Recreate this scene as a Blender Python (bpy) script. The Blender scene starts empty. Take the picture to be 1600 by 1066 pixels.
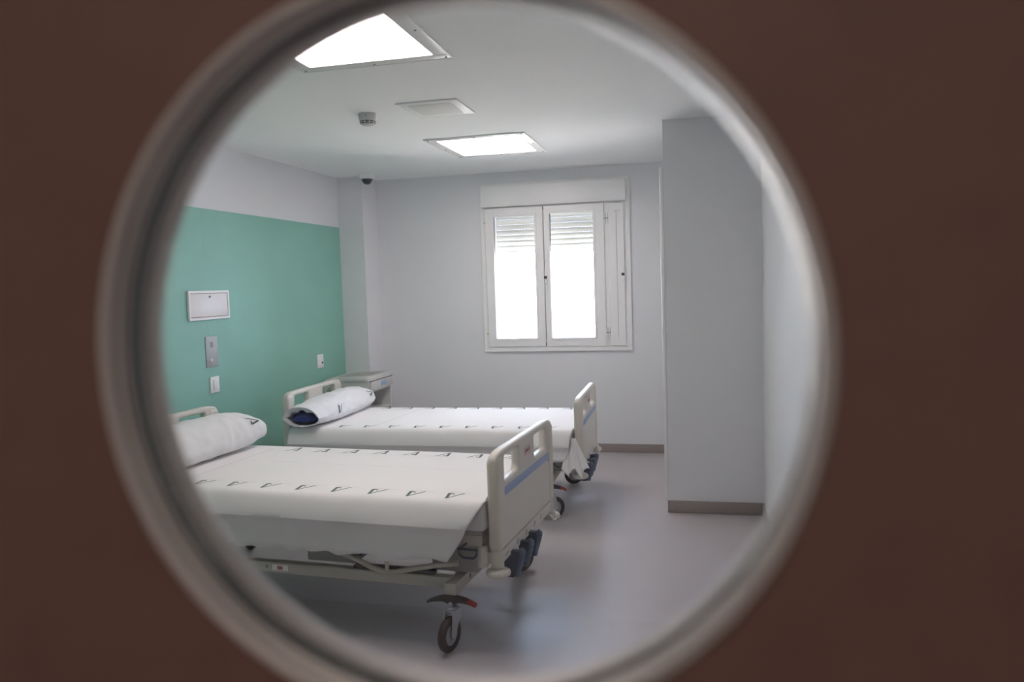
import bpy, bmesh, math, random
from math import sin, cos, pi, radians
from mathutils import Vector, Matrix, noise

S = bpy.context.scene
COL = S.collection
random.seed(4)

# ------------------------------------------------------------------ camera
CAM = Vector((3.2823, -7.2243, 1.5596))
cd = bpy.data.cameras.new('camera')
cam = bpy.data.objects.new('camera', cd)
COL.objects.link(cam)
Fv = Vector((-0.232895, 0.969967, -0.070166))
Rv = Vector((0.972394, 0.231186, -0.031678))
Uv = Vector((0.014505, 0.075606, 0.997032))
m = Matrix.Identity(4)
for i in range(3):
    m[i][0] = Rv[i]; m[i][1] = Uv[i]; m[i][2] = -Fv[i]; m[i][3] = CAM[i]
cam.matrix_world = m
cd.sensor_width = 36.0
cd.lens = 1244.4 / 1600 * 36
cd.clip_start = 0.02
cd.clip_end = 200
cd.dof.use_dof = True
cd.dof.focus_distance = 4.9
cd.dof.aperture_fstop = 2.3
S.camera = cam

# ------------------------------------------------------------------ world, sun, exposure
PANEL_L = 14.2          # ceiling luminaires
CORR_L = 13.0           # corridor luminaire
w = bpy.data.worlds.new('overcast_sky')
S.world = w
w.use_nodes = True
bg = w.node_tree.nodes['Background']
bg.inputs[0].default_value = (0.58, 0.745, 1.0, 1)
bg.inputs[1].default_value = 21.0
sd = bpy.data.lights.new('sun', 'SUN')
sd.energy = 110.0
sd.color = (1.0, 0.95, 0.84)
sd.angle = radians(2)
so = bpy.data.objects.new('sun', sd)
so.rotation_euler = Vector((0.45, 0.28, -0.85)).to_track_quat('-Z', 'Y').to_euler()
so.location = (2, -4, 9)
COL.objects.link(so)
pd = bpy.data.lights.new('window_portal', 'AREA')       # sampling portal of the window opening
pd.shape = 'RECTANGLE'; pd.size = 0.95; pd.size_y = 1.15
pd.cycles.is_portal = True
po = bpy.data.objects.new('window_portal', pd)
po.location = (1.872, 0.245, 1.625)
po.rotation_euler = (radians(-90), 0, 0)
COL.objects.link(po)
S.view_settings.view_transform = 'Standard'
S.view_settings.look = 'None'
S.view_settings.gamma = 1.0
S.view_settings.use_curve_mapping = False
S.view_settings.exposure = 0.07
S.cycles.max_bounces = 14
S.cycles.diffuse_bounces = 8
S.cycles.sample_clamp_indirect = 28.0


# ------------------------------------------------------------------ materials
def mat(name, col, rough=0.6, metal=0.0, spec=0.5, var=0.0, vscale=8.0, bump=0.0, bscale=60.0,
        emit=None, es=0.0, transl=0.0, coat=0.0):
    M = bpy.data.materials.new(name)
    M.use_nodes = True
    nt = M.node_tree
    b = nt.nodes['Principled BSDF']
    b.inputs['Base Color'].default_value = (*col, 1)
    b.inputs['Roughness'].default_value = rough
    b.inputs['Metallic'].default_value = metal
    b.inputs['Specular IOR Level'].default_value = spec
    b.inputs['Coat Weight'].default_value = coat
    tc = nt.nodes.new('ShaderNodeTexCoord')
    if var:
        n = nt.nodes.new('ShaderNodeTexNoise')
        n.inputs['Scale'].default_value = vscale
        n.inputs['Detail'].default_value = 4
        nt.links.new(tc.outputs['Object'], n.inputs['Vector'])
        r = nt.nodes.new('ShaderNodeValToRGB')
        r.color_ramp.elements[0].position = 0.3
        r.color_ramp.elements[1].position = 0.7
        r.color_ramp.elements[0].color = (*[c * (1 - var) for c in col], 1)
        r.color_ramp.elements[1].color = (*[min(1, c * (1 + var)) for c in col], 1)
        nt.links.new(n.outputs['Fac'], r.inputs['Fac'])
        nt.links.new(r.outputs['Color'], b.inputs['Base Color'])
    if bump:
        n2 = nt.nodes.new('ShaderNodeTexNoise')
        n2.inputs['Scale'].default_value = bscale
        n2.inputs['Detail'].default_value = 3
        nt.links.new(tc.outputs['Object'], n2.inputs['Vector'])
        bp = nt.nodes.new('ShaderNodeBump')
        bp.inputs['Strength'].default_value = bump
        bp.inputs['Distance'].default_value = 0.01
        nt.links.new(n2.outputs['Fac'], bp.inputs['Height'])
        nt.links.new(bp.outputs['Normal'], b.inputs['Normal'])
    if emit:
        b.inputs['Emission Color'].default_value = (*emit, 1)
        b.inputs['Emission Strength'].default_value = es
    if transl:
        out = nt.nodes['Material Output']
        t = nt.nodes.new('ShaderNodeBsdfTranslucent')
        t.inputs['Color'].default_value = (*col, 1)
        mx = nt.nodes.new('ShaderNodeMixShader')
        mx.inputs[0].default_value = transl
        nt.links.new(b.outputs[0], mx.inputs[1])
        nt.links.new(t.outputs[0], mx.inputs[2])
        nt.links.new(mx.outputs[0], out.inputs['Surface'])
    return M


def glass_mat(name, tint=(0.97, 0.97, 0.97), ior=1.45):
    M = bpy.data.materials.new(name)
    M.use_nodes = True
    nt = M.node_tree
    nt.nodes.remove(nt.nodes['Principled BSDF'])
    out = nt.nodes['Material Output']
    tr = nt.nodes.new('ShaderNodeBsdfTransparent')
    tr.inputs['Color'].default_value = (*tint, 1)
    gl = nt.nodes.new('ShaderNodeBsdfGlossy')
    gl.inputs['Roughness'].default_value = 0.0
    fr = nt.nodes.new('ShaderNodeFresnel')
    fr.inputs['IOR'].default_value = ior
    mx = nt.nodes.new('ShaderNodeMixShader')
    nt.links.new(fr.outputs[0], mx.inputs[0])
    nt.links.new(tr.outputs[0], mx.inputs[1])
    nt.links.new(gl.outputs[0], mx.inputs[2])
    nt.links.new(mx.outputs[0], out.inputs['Surface'])
    return M


MT = dict(
    wall=mat('wall_paint', (0.755, 0.76, 0.785), 0.7, var=0.015, vscale=2, bump=0.02, bscale=150),
    ceil=mat('ceiling_paint', (0.87, 0.87, 0.865), 0.85, var=0.01, vscale=3),
    green=mat('green_vinyl', (0.25, 0.525, 0.44), 0.5, spec=0.4, var=0.04, vscale=3, bump=0.03, bscale=200),
    floor=mat('floor_vinyl', (0.445, 0.41, 0.425), 0.38, spec=0.5, var=0.06, vscale=120, bump=0.02, bscale=90),
    skirt=mat('vinyl_skirting', (0.29, 0.25, 0.235), 0.5, var=0.06, vscale=120),
    winwhite=mat('white_lacquer', (0.87, 0.865, 0.865), 0.35),
    gap=mat('dark_seal', (0.03, 0.03, 0.032), 0.6),
    shutter=mat('shutter_plastic', (0.60, 0.60, 0.55), 0.5, transl=0.018),
    glass=glass_mat('window_glass'),
    pglass=glass_mat('porthole_glass', (0.965, 0.955, 0.96), 1.5),
    black=mat('black_plastic', (0.012, 0.012, 0.013), 0.4),
    door=mat('brown_door_laminate', (0.155, 0.080, 0.062), 0.55, spec=0.3, var=0.05, vscale=20, bump=0.03, bscale=220),
    ring=mat('satin_ring', (0.47, 0.415, 0.385), 0.40, metal=0.32, spec=0.6),
    gasket=mat('dark_rubber_gasket', (0.008, 0.008, 0.007), 0.9, spec=0.2),
    sheet=mat('white_sheet_cotton', (0.86, 0.84, 0.835), 0.9, spec=0.15, bump=0.10, bscale=35),
    pillow=mat('white_pillow_cotton', (0.80, 0.80, 0.815), 0.9, spec=0.15, bump=0.18, bscale=24),
    mattress=mat('mattress_cover', (0.66, 0.65, 0.65), 0.8, spec=0.2, bump=0.1, bscale=30),
    blue=mat('navy_pillow_cover', (0.018, 0.045, 0.19), 0.8, spec=0.2, bump=0.1, bscale=40),
    ink=mat('green_grey_print', (0.13, 0.17, 0.155), 0.9, spec=0.1),
    inkthin=mat('pale_grey_print', (0.50, 0.52, 0.51), 0.9, spec=0.1),
    seam=mat('sheet_seam_thread', (0.42, 0.41, 0.41), 0.9, spec=0.1),
    ivory=mat('ivory_plastic', (0.68, 0.64, 0.585), 0.42, var=0.02, vscale=10),
    cap=mat('cream_plastic', (0.68, 0.63, 0.55), 0.45),
    frame=mat('cream_painted_steel', (0.52, 0.485, 0.43), 0.4, var=0.03, vscale=14),
    dsteel=mat('dark_grey_steel', (0.075, 0.07, 0.068), 0.5, var=0.1),
    greyp=mat('grey_plastic_cover', (0.40, 0.39, 0.38), 0.5),
    band=mat('periwinkle_band', (0.30, 0.38, 0.60), 0.45),
    logo=mat('red_print', (0.45, 0.14, 0.15), 0.6),
    slate=mat('slate_blue_plastic', (0.10, 0.145, 0.22), 0.42),
    slatedk=mat('dark_slate_plastic', (0.05, 0.07, 0.11), 0.5),
    pedal=mat('dark_brown_pedal', (0.035, 0.025, 0.024), 0.45),
    redtip=mat('red_pedal_tip', (0.35, 0.03, 0.03), 0.45),
    zinc=mat('zinc_plated_steel', (0.55, 0.57, 0.60), 0.35, metal=0.8),
    tyre=mat('brown_rubber_tyre', (0.050, 0.033, 0.028), 0.55),
    tyredk=mat('black_rubber_tyre', (0.02, 0.02, 0.022), 0.55),
    hub=mat('grey_wheel_hub', (0.33, 0.34, 0.36), 0.45),
    cabinet=mat('cabinet_light_grey', (0.62, 0.615, 0.605), 0.45, var=0.015),
    cabin=mat('cabinet_panel_grey', (0.40, 0.415, 0.41), 0.5),
    tray=mat('cabinet_tray_beige', (0.36, 0.35, 0.32), 0.45),
    cabblue=mat('pale_blue_label', (0.36, 0.50, 0.72), 0.5),
    white=mat('white_plastic', (0.88, 0.87, 0.88), 0.4),
    paint=mat('white_painted_steel', (0.88, 0.85, 0.85), 0.4),
    rust=mat('rusty_edge', (0.30, 0.16, 0.11), 0.7),
    steel=mat('brushed_stainless', (0.42, 0.42, 0.41), 0.5, metal=0.35, var=0.05, vscale=40),
    diff=mat('lit_diffuser', (0.9, 0.9, 0.9), 0.5, emit=(1.0, 0.925, 0.885), es=PANEL_L),
    cdiff=mat('lit_corridor_diffuser', (0.9, 0.9, 0.9), 0.5, emit=(1.0, 0.90, 0.82), es=CORR_L),
    lframe=mat('luminaire_frame', (0.72, 0.70, 0.69), 0.35),
    screw=mat('screw_metal', (0.25, 0.25, 0.26), 0.4, metal=0.7),
    vent=mat('vent_white', (0.86, 0.85, 0.84), 0.5),
    ventin=mat('vent_core', (0.74, 0.72, 0.70), 0.7, var=0.05, vscale=160),
    smoked=mat('smoked_dome', (0.02, 0.022, 0.026), 0.12, spec=0.7),
    detect=mat('detector_plastic', (0.66, 0.66, 0.65), 0.45),
    facade=mat('cream_render', (0.72, 0.66, 0.50), 0.9, var=0.04, vscale=0.6),
    facade2=mat('white_render', (0.80, 0.79, 0.76), 0.9, var=0.03, vscale=0.5),
    pave=mat('pale_paving', (0.70, 0.68, 0.66), 0.9, var=0.05, vscale=1.5),
)


# ------------------------------------------------------------------ mesh helpers
class MB:
    def __init__(self):
        self.v = []; self.f = []; self.sm = []

    def add(self, vs, fs, smooth=False):
        o = len(self.v)
        self.v += [tuple(p) for p in vs]
        self.f += [tuple(i + o for i in f) for f in fs]
        self.sm += [smooth] * len(fs)
        return self

    def box(self, x0, x1, y0, y1, z0, z1, bev=0.0, seg=2, M=None):
        bm = bmesh.new()
        bmesh.ops.create_cube(bm, size=1.0)
        for v in bm.verts:
            v.co = Vector(((x0 + x1) / 2 + v.co.x * (x1 - x0), (y0 + y1) / 2 + v.co.y * (y1 - y0),
                           (z0 + z1) / 2 + v.co.z * (z1 - z0)))
        if bev:
            bmesh.ops.bevel(bm, geom=bm.edges[:], offset=bev, segments=seg, affect='EDGES', profile=0.5)
        bm.verts.index_update()
        vs = [(M @ v.co if M else v.co.copy()) for v in bm.verts]
        fs = [[v.index for v in f.verts] for f in bm.faces]
        bm.free()
        return self.add(vs, fs, bool(bev))

    def tube(self, path, r, seg=10, closed=False, cap=True):
        pts = [Vector(p) for p in path]
        n = len(pts)
        rr = r if isinstance(r, (list, tuple)) else [r] * n
        vs, fs = [], []
        prev = None
        for i, p in enumerate(pts):
            a = pts[i - 1] if (i > 0 or closed) else p
            b = pts[(i + 1) % n] if (i < n - 1 or closed) else p
            t = (b - a).normalized()
            if prev is None:
                up = Vector((0, 0, 1)) if abs(t.z) < 0.9 else Vector((1, 0, 0))
                nn = t.cross(up).normalized()
            else:
                nn = (prev - t * prev.dot(t)).normalized()
            prev = nn
            bb = t.cross(nn)
            for k in range(seg):
                a_ = 2 * pi * k / seg
                vs.append(p + (nn * cos(a_) + bb * sin(a_)) * rr[i])
        m_ = n if closed else n - 1
        for i in range(m_):
            j = (i + 1) % n
            for k in range(seg):
                k2 = (k + 1) % seg
                fs.append((i * seg + k, i * seg + k2, j * seg + k2, j * seg + k))
        if cap and not closed:
            fs.append(tuple(range(seg))[::-1])
            fs.append(tuple((n - 1) * seg + k for k in range(seg)))
        return self.add(vs, fs, True)

    def lathe(self, prof, seg=24, M=None, closed=False):
        """prof: list of (r, h) round local z axis; M places it"""
        vs, fs = [], []
        n = len(prof)
        for r, h in prof:
            for k in range(seg):
                a = 2 * pi * k / seg
                p = Vector((r * cos(a), r * sin(a), h))
                vs.append(M @ p if M else p)
        for i in range(n if closed else n - 1):
            j = (i + 1) % n
            for k in range(seg):
                k2 = (k + 1) % seg
                fs.append((i * seg + k, i * seg + k2, j * seg + k2, j * seg + k))
        if not closed:
            if prof[0][0] > 1e-6: fs.append(tuple(range(seg))[::-1])
            if prof[-1][0] > 1e-6: fs.append(tuple((n - 1) * seg + k for k in range(seg)))
        return self.add(vs, fs, True)

    def prism(self, poly, d0, d1, fn):
        """poly: list of (a,b); fn(a,b,d)->xyz"""
        n = len(poly)
        vs = [fn(a, b, d0) for a, b in poly] + [fn(a, b, d1) for a, b in poly]
        fs = [tuple(range(n))[::-1], tuple(range(n, 2 * n))]
        for i in range(n):
            j = (i + 1) % n
            fs.append((i, j, n + j, n + i))
        return self.add(vs, fs)

    def build(self, name, material, parent=None, loc=None, autosmooth=True):
        me = bpy.data.meshes.new(name)
        me.from_pydata(self.v, [], self.f)
        bm = bmesh.new(); bm.from_mesh(me)
        bmesh.ops.recalc_face_normals(bm, faces=bm.faces[:])
        bm.to_mesh(me); bm.free()
        me.polygons.foreach_set('use_smooth', self.sm)
        me.update()
        if any(self.sm):
            try:
                me.set_sharp_from_angle(angle=radians(42))
            except Exception:
                pass
        if isinstance(material, (list, tuple)):
            for q in material: me.materials.append(q)
        else:
            me.materials.append(material)
        o = bpy.data.objects.new(name, me)
        COL.objects.link(o)
        if parent: o.parent = parent
        if loc: o.location = loc
        return o


def B(*a, **k):
    return MB().box(*a, **k)


def rrect(a0, a1, b0, b1, r, n=5):
    """rounded rectangle; r a number or 4 radii (ll, lr, ur, ul)"""
    rs = r if isinstance(r, (list, tuple)) else [r] * 4
    out = []
    for (ca, cb, sa, sb, st), q in zip(((a0, b0, 1, 1, pi), (a1, b0, -1, 1, 1.5 * pi), (a1, b1, -1, -1, 0), (a0, b1, 1, -1, .5 * pi)), rs):
        for k in range(n + 1):
            t = st + (pi / 2) * k / n
            out.append((ca + sa * q + q * cos(t), cb + sb * q + q * sin(t)))
    return out


def plate(outer, holes, th, bev, fn, res=2):
    """2D plate with holes and rounded edges; local (a,b,d) mapped by fn"""
    cu = bpy.data.curves.new('tmp', 'CURVE')
    cu.dimensions = '2D'; cu.fill_mode = 'BOTH'
    cu.extrude = th / 2 - bev; cu.bevel_depth = bev; cu.bevel_resolution = res; cu.offset = -bev
    for lp in [outer] + list(holes):
        s = cu.splines.new('POLY')
        s.points.add(len(lp) - 1)
        for p, (a, b) in zip(s.points, lp): p.co = (a, b, 0, 1)
        s.use_cyclic_u = True
    o = bpy.data.objects.new('tmp', cu)
    COL.objects.link(o)
    dg = bpy.context.evaluated_depsgraph_get()
    me = bpy.data.meshes.new_from_object(o.evaluated_get(dg))
    mb = MB()
    mb.add([fn(*v.co) for v in me.vertices], [tuple(p.vertices) for p in me.polygons], True)
    bpy.data.objects.remove(o); bpy.data.curves.remove(cu); bpy.data.meshes.remove(me)
    return mb


def empty(name, loc=(0, 0, 0), rz=0.0):
    o = bpy.data.objects.new(name, None)
    o.empty_display_size = 0.1
    o.location = loc; o.rotation_euler = (0, 0, rz)
    COL.objects.link(o)
    return o


def tag(o, label, cat, group=None):
    o['label'] = label; o['category'] = cat
    if group: o['group'] = group
    return o


def struct(o, label=None):
    o['kind'] = 'structure'
    if label: o['label'] = label
    return o


# ------------------------------------------------------------------ room shell
H = 2.6
WL = 3.66            # right wall
YF = -6.74           # middle of the front wall / door
struct(B(-0.2, 3.86, YF - 3.2, 0.3, -0.15, 0.0).build('floor', MT['floor']))
struct(B(-0.2, 3.86, YF - 3.2, 0.3, H, H + 0.2).build('ceiling', MT['ceil']))
wl = struct(B(-0.2, 0.0, YF, 0.25, 0.0, H).build('wall_left', MT['wall']))
# back wall with the window opening
OX0, OX1, OZ0, OZ1 = 1.385, 2.36, 1.04, 2.30
wb = MB()
wb.box(-0.2, OX0, 0, 0.25, 0, H); wb.box(OX1, 3.86, 0, 0.25, 0, H)
wb.box(OX0, OX1, 0, 0.25, 0, OZ0); wb.box(OX0, OX1, 0, 0.25, OZ1, H)
struct(wb.build('wall_back', MT['wall']))
struct(B(WL, 3.86, YF, 0.25, 0, H).build('wall_right', MT['wall']))
struct(B(0.0, 0.247, -0.318, 0.0, 0, H).build('wall_pillar', MT['wall']))
BX, BY = 3.046, -1.862
struct(B(BX, WL, BY, 0.0, 0, H).build('wall_box', MT['wall']))
# green cladding sheets on the left wall, up to 2.14 m, with vertical butt joints
ys = [-6.70, -4.05, -2.43, -0.319]
for i in range(3):
    B(0.0, 0.004, ys[i] + 0.0004, ys[i + 1] - 0.0004, 0.08, 2.1436).build('green_panel', MT['green'], wl)
# coved skirting
struct(B(0.0, 0.012, -6.70, -0.318, 0, 0.08, bev=0.003).build('baseboard_left', MT['skirt']))
struct(B(0.247, BX, -0.012, 0.0, 0, 0.08, bev=0.003).build('baseboard_back', MT['skirt']))
struct(B(BX - 0.008, WL, BY - 0.012, BY, 0, 0.082, bev=0.003).build('baseboard_box', MT['skirt']))
struct(B(WL - 0.012, WL, -6.70, BY - 0.012, 0, 0.08, bev=0.003).build('baseboard_right', MT['skirt']))
struct(B(0.0, 0.255, -0.33, -0.318, 0, 0.08, bev=0.003).build('baseboard_pillar', MT['skirt']))
# bathroom door on the hidden side of the box: its white lining stands proud of the corner
d2 = struct(empty('door_2', (BX, -1.84, 0)))
f = MB(); f.box(-0.026, 0.0, -0.020, 0.055, 0.082, 2.30, bev=0.009, seg=3); f.box(-0.024, 0.0, 0.92, 0.99, 0, 2.30, bev=0.003)
f.box(-0.024, 0.0, 0.055, 0.92, 2.23, 2.30, bev=0.003)
f.build('door_lining', MT['winwhite'], d2)
B(-0.010, 0.0, 0.06, 0.915, 0.01, 2.225).build('leaf', MT['winwhite'], d2)

# ------------------------------------------------------------------ front wall, corridor and brown door with porthole
PX, PZ = 3.1194, 1.516
Y0, Y1 = -6.765, -6.715             # door leaf faces
DX0, DX1, DZ1 = 2.45, 3.60, 2.12
wf = MB()
wf.box(-0.2, DX0, -6.80, -6.70, 0, H); wf.box(DX1, 3.86, -6.80, -6.70, 0, H); wf.box(DX0, DX1, -6.80, -6.70, DZ1, H)
struct(wf.build('wall_front', MT['wall']))
struct(B(-0.2, 3.86, -9.94, -9.84, 0, H).build('wall_corridor_far', MT['wall']))
struct(B(-0.2, -0.1, -9.84, -6.80, 0, H).build('wall_corridor_left', MT['wall']))
struct(B(3.76, 3.86, -9.84, -6.80, 0, H).build('wall_corridor_right', MT['wall']))
d1 = struct(empty('door_1', (PX, -6.74, 0)))


def leaf_mesh(R, seg=128):
    mb = MB()
    x0, x1, z0, z1 = DX0 + 0.004 - PX, DX1 - 0.004 - PX, 0.006 - PZ, DZ1 - 0.004 - PZ
    ang = sorted([2 * pi * k / seg for k in range(seg)] + [math.atan2(z, x) % (2 * pi) for x in (x0, x1) for z in (z0, z1)])
    out = []
    for a in ang:
        c, s = cos(a), sin(a)
        t = min([q for q in ((x1 / c if c > 1e-9 else 9), (x0 / c if c < -1e-9 else 9), (z1 / s if s > 1e-9 else 9), (z0 / s if s < -1e-9 else 9)) if q > 0])
        out.append((c * t, s * t))
    n = len(ang)
    vs = []
    for y in (Y0, Y1):
        vs += [(R * cos(a), y + 6.74, R * sin(a) + PZ) for a in ang]
        vs += [(x, y + 6.74, z + PZ) for x, z in out]
    fs = []
    for i in range(n):
        j = (i + 1) % n
        fs.append((i, j, n + j, n + i)); fs.append((2 * n + i, 3 * n + i, 3 * n + j, 2 * n + j))
        fs.append((n + i, n + j, 3 * n + j, 3 * n + i)); fs.append((i, 2 * n + i, 2 * n + j, j))
    return mb.add(vs, fs)


leaf_mesh(0.2307).build('leaf', MT['door'], d1)
AX = Matrix.Translation((0, 0, PZ)) @ Matrix.Rotation(radians(-90), 4, 'X')    # lathe axis -> +y
# near ring: flat bezel on the corridor face plus the near half of the tube
near = [(0.2305, -0.0252), (0.2332, -0.0252), (0.2336, -0.0268), (0.2332, -0.0288), (0.2320, -0.0298), (0.2290, -0.0298),
        (0.2276, -0.0292), (0.2268, -0.0278), (0.2262, -0.0200), (0.2262, -0.0080), (0.2305, -0.0080)]
MB().lathe(near, 128, AX, closed=True).build('bezel', MT['ring'], d1)
gas = [(0.2305, -0.0078), (0.2291, -0.0078), (0.2288, -0.0060), (0.2288, 0.0050), (0.2291, 0.0066), (0.2305, 0.0066)]
MB().lathe(gas, 128, AX, closed=True).build('gasket', MT['gasket'], d1)
far = [(0.2305, 0.0068), (0.2262, 0.0068), (0.2262, 0.0270), (0.2268, 0.0292), (0.2280, 0.0300), (0.2335, 0.0300), (0.2350, 0.0285), (0.2350, 0.0255), (0.2305, 0.0255)]
MB().lathe(far, 128, AX, closed=True).build('bezel', MT['ring'], d1)
MB().lathe([(0.0, 0.001), (0.2287, 0.001), (0.2287, 0.003), (0.0, 0.003)], 96, AX).build('pane', MT['pglass'], d1)
h = MB(); h.tube([(-0.55, -0.025, 1.03), (-0.55, -0.07, 1.03), (-0.44, -0.07, 1.03)], 0.010)
h.build('handle', MT['steel'], d1)
tr = MB()
tr.box(DX0 - 0.06, DX0, -6.815, -6.80, 0, DZ1 + 0.06, bev=0.003); tr.box(DX1, DX1 + 0.06, -6.815, -6.80, 0, DZ1 + 0.06, bev=0.003)
tr.box(DX0, DX1, -6.815, -6.80, DZ1, DZ1 + 0.06, bev=0.003)
struct(tr.build('trim_1', MT['door']))


# ------------------------------------------------------------------ window
def sash(parent, x0, x1, z0, z1, gx0, gx1, gz0, gz1, name='sash', handle=None, hinges=()):
    yy0, yy1 = -0.030, 0.030
    s = plate(rrect(x0, x1, z0, z1, 0.004), [rrect(gx0, gx1, gz0, gz1, 0.003)], yy1 - yy0, 0.004,
              lambda a, b, d: (a, -d, b)).build(name, MT['winwhite'], parent)
    bead = plate(rrect(gx0 - 0.022, gx1 + 0.022, gz0 - 0.022, gz1 + 0.022, 0.003), [rrect(gx0 + 0.001, gx1 - 0.001, gz0 + 0.001, gz1 - 0.001, 0.003)],
                 0.008, 0.002, lambda a, b, d: (a, -0.031 - d, b))
    bead.build('glazing_bead', MT['winwhite'], s)
    B(gx0 - 0.01, gx1 + 0.01, 0.000, 0.004, gz0 - 0.01, gz1 + 0.01).build('pane', MT['glass'], s)
    # black seal strip in the reveal
    B(gx0, gx0 + 0.004, 0.004, 0.012, gz0, gz1).build('glazing_seal', MT['gap'], s)
    return s


def lever(parent, x, z, y):
    h = MB(); h.box(x - 0.013, x + 0.013, y - 0.012, y, z - 0.045, z + 0.055, bev=0.004)
    h.box(x - 0.009, x + 0.015, y - 0.045, y - 0.012, z - 0.052, z - 0.030, bev=0.005)
    o = h.build('handle', MT['white'], parent)
    B(x - 0.016, x + 0.011, y - 0.030, y - 0.011, z - 0.012, z + 0.012, bev=0.003).build('lock', MT['black'], o)
    return o


def hinge(parent, x, z):
    h = MB()
    h.tube([(x, -0.038, z - 0.045), (x, -0.038, z - 0.003)], 0.008, 8)
    h.tube([(x, -0.038, z + 0.003), (x, -0.038, z + 0.045)], 0.008, 8)
    o = h.build('hinge', MT['winwhite'], parent)
    MB().tube([(x, -0.038, z - 0.0035), (x, -0.038, z + 0.0035)], 0.0085, 8).build('hinge_ring', MT['screw'], o)


win = struct(empty('window_1', (0, 0, 0)), 'white casement window with lowered roller shutter and narrow side flap')
plate([(1.2866, 0.9387), (2.6672, 0.9387), (2.6672, 2.4927), (1.2866, 2.4927)],
      [[(1.325, 0.975), (2.625, 0.975), (2.625, 2.285), (1.325, 2.285)]], 0.022, 0.003,
      lambda a, b, d: (a, -0.011 - d, b)).build('casing', MT['winwhite'], win)
fr = MB()
fr.box(1.325, 2.625, -0.012, -0.0005, 0.975, 1.045); fr.box(1.325, 1.39, -0.012, -0.0005, 1.045, 2.285); fr.box(2.355, 2.625, -0.012, -0.0005, 1.045, 2.285)
fr.box(1.39, 2.355, -0.012, -0.0005, 2.215, 2.285)
fr.build('fixed_frame', MT['winwhite'], win)
bxm = MB(); bxm.box(1.308, 2.636, -0.075, -0.023, 2.288, 2.468, bev=0.006)
bxm.build('shutter_box', MT['winwhite'], win)
B(1.308, 2.636, -0.082, -0.020, 2.280, 2.288, bev=0.003).build('shutter_box_rail', MT['winwhite'], win)
wsh = MB()
s1 = sash(win, 1.334, 1.8775, 0.986, 2.272, 1.411, 1.797, 1.063, 2.192)
s2 = sash(win, 1.8845, 2.436, 0.984, 2.270, 1.938, 2.334, 1.062, 2.196)
B(1.868, 1.900, 0.031, 0.046, 0.99, 2.265).build('meeting_stile', MT['winwhite'], win)
for z0, z1 in ((0.99, 1.02), (2.235, 2.268)):
    B(1.8775, 1.8845, -0.026, 0.0, z0, z1).build('meeting_seal', MT['gap'], win)
lever(s2, 1.896, 1.62, -0.030)
hinge(s1, 1.3285, 2.14); hinge(s1, 1.3285, 1.11)
hinge(s2, 2.445, 2.13); hinge(s2, 2.445, 1.105)
sp = plate(rrect(2.476, 2.612, 0.984, 2.262, 0.004), [], 0.045, 0.004, lambda a, b, d: (a, -0.0125 - d, b)).build('side_flap', MT['winwhite'], win)
g = MB(); g.box(2.545, 2.548, -0.0375, -0.034, 1.06, 2.19); g.box(2.525, 2.580, -0.0375, -0.034, 2.19, 2.193)
g.build('flap_groove', MT['greyp'], sp)
lever(sp, 2.601, 1.625, -0.035)
hinge(sp, 2.466, 2.13); hinge(sp, 2.466, 1.105)
# roller shutter slats behind the glass
SY = 0.115
for i in range(8):
    z = 1.885 + i * 0.0478
    sl = MB()
    prof = []
    hgt = 0.0465
    for k in range(7):
        t = k / 6
        prof.append((SY - 0.011 * sin(pi * t) ** 0.8, z + hgt * t))
    for k in range(7):
        t = 1 - k / 6
        prof.append((SY + 0.006 - 0.011 * sin(pi * t) ** 0.8 + 0.004, z + hgt * t))
    sl.prism(prof, OX0 + 0.004, OX1 - 0.004, lambda a, b, d: (d, a, b))
    # little light slots between slats: lugs along the lower edge
    o = sl.build('shutter_slat', MT['shutter'], win)
    lg = MB()
    if i:
        n = 34
        for k in range(n):
            xx = OX0 + 0.012 + k * (OX1 - OX0 - 0.03) / (n - 1)
            lg.box(xx, xx + 0.012, SY + 0.000, SY + 0.006, z - 0.0016, z + 0.001)
        lg.build('slot_lugs', MT['shutter'], o)
B(OX0 + 0.004, OX1 - 0.004, SY - 0.006, SY + 0.008, 1.857, 1.884, bev=0.003).build('shutter_end_slat', MT['shutter'], win)
for xx in (2.08, 2.27):
    B(xx, xx + 0.075, SY - 0.002, SY + 0.006, 1.846, 1.857).build('shutter_stop', MT['greyp'], win)
gd = MB()
gd.box(OX0, OX0 + 0.02, SY - 0.014, SY + 0.02, OZ0, OZ1); gd.box(OX1 - 0.02, OX1, SY - 0.014, SY + 0.02, OZ0, OZ1)
gd.build('shutter_guide', MT['winwhite'], win)
sil = B(OX0, OX1, 0.03, 0.29, OZ0 - 0.012, OZ0 + 0.012, bev=0.003).build('sill', MT['greyp'], win)

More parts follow.
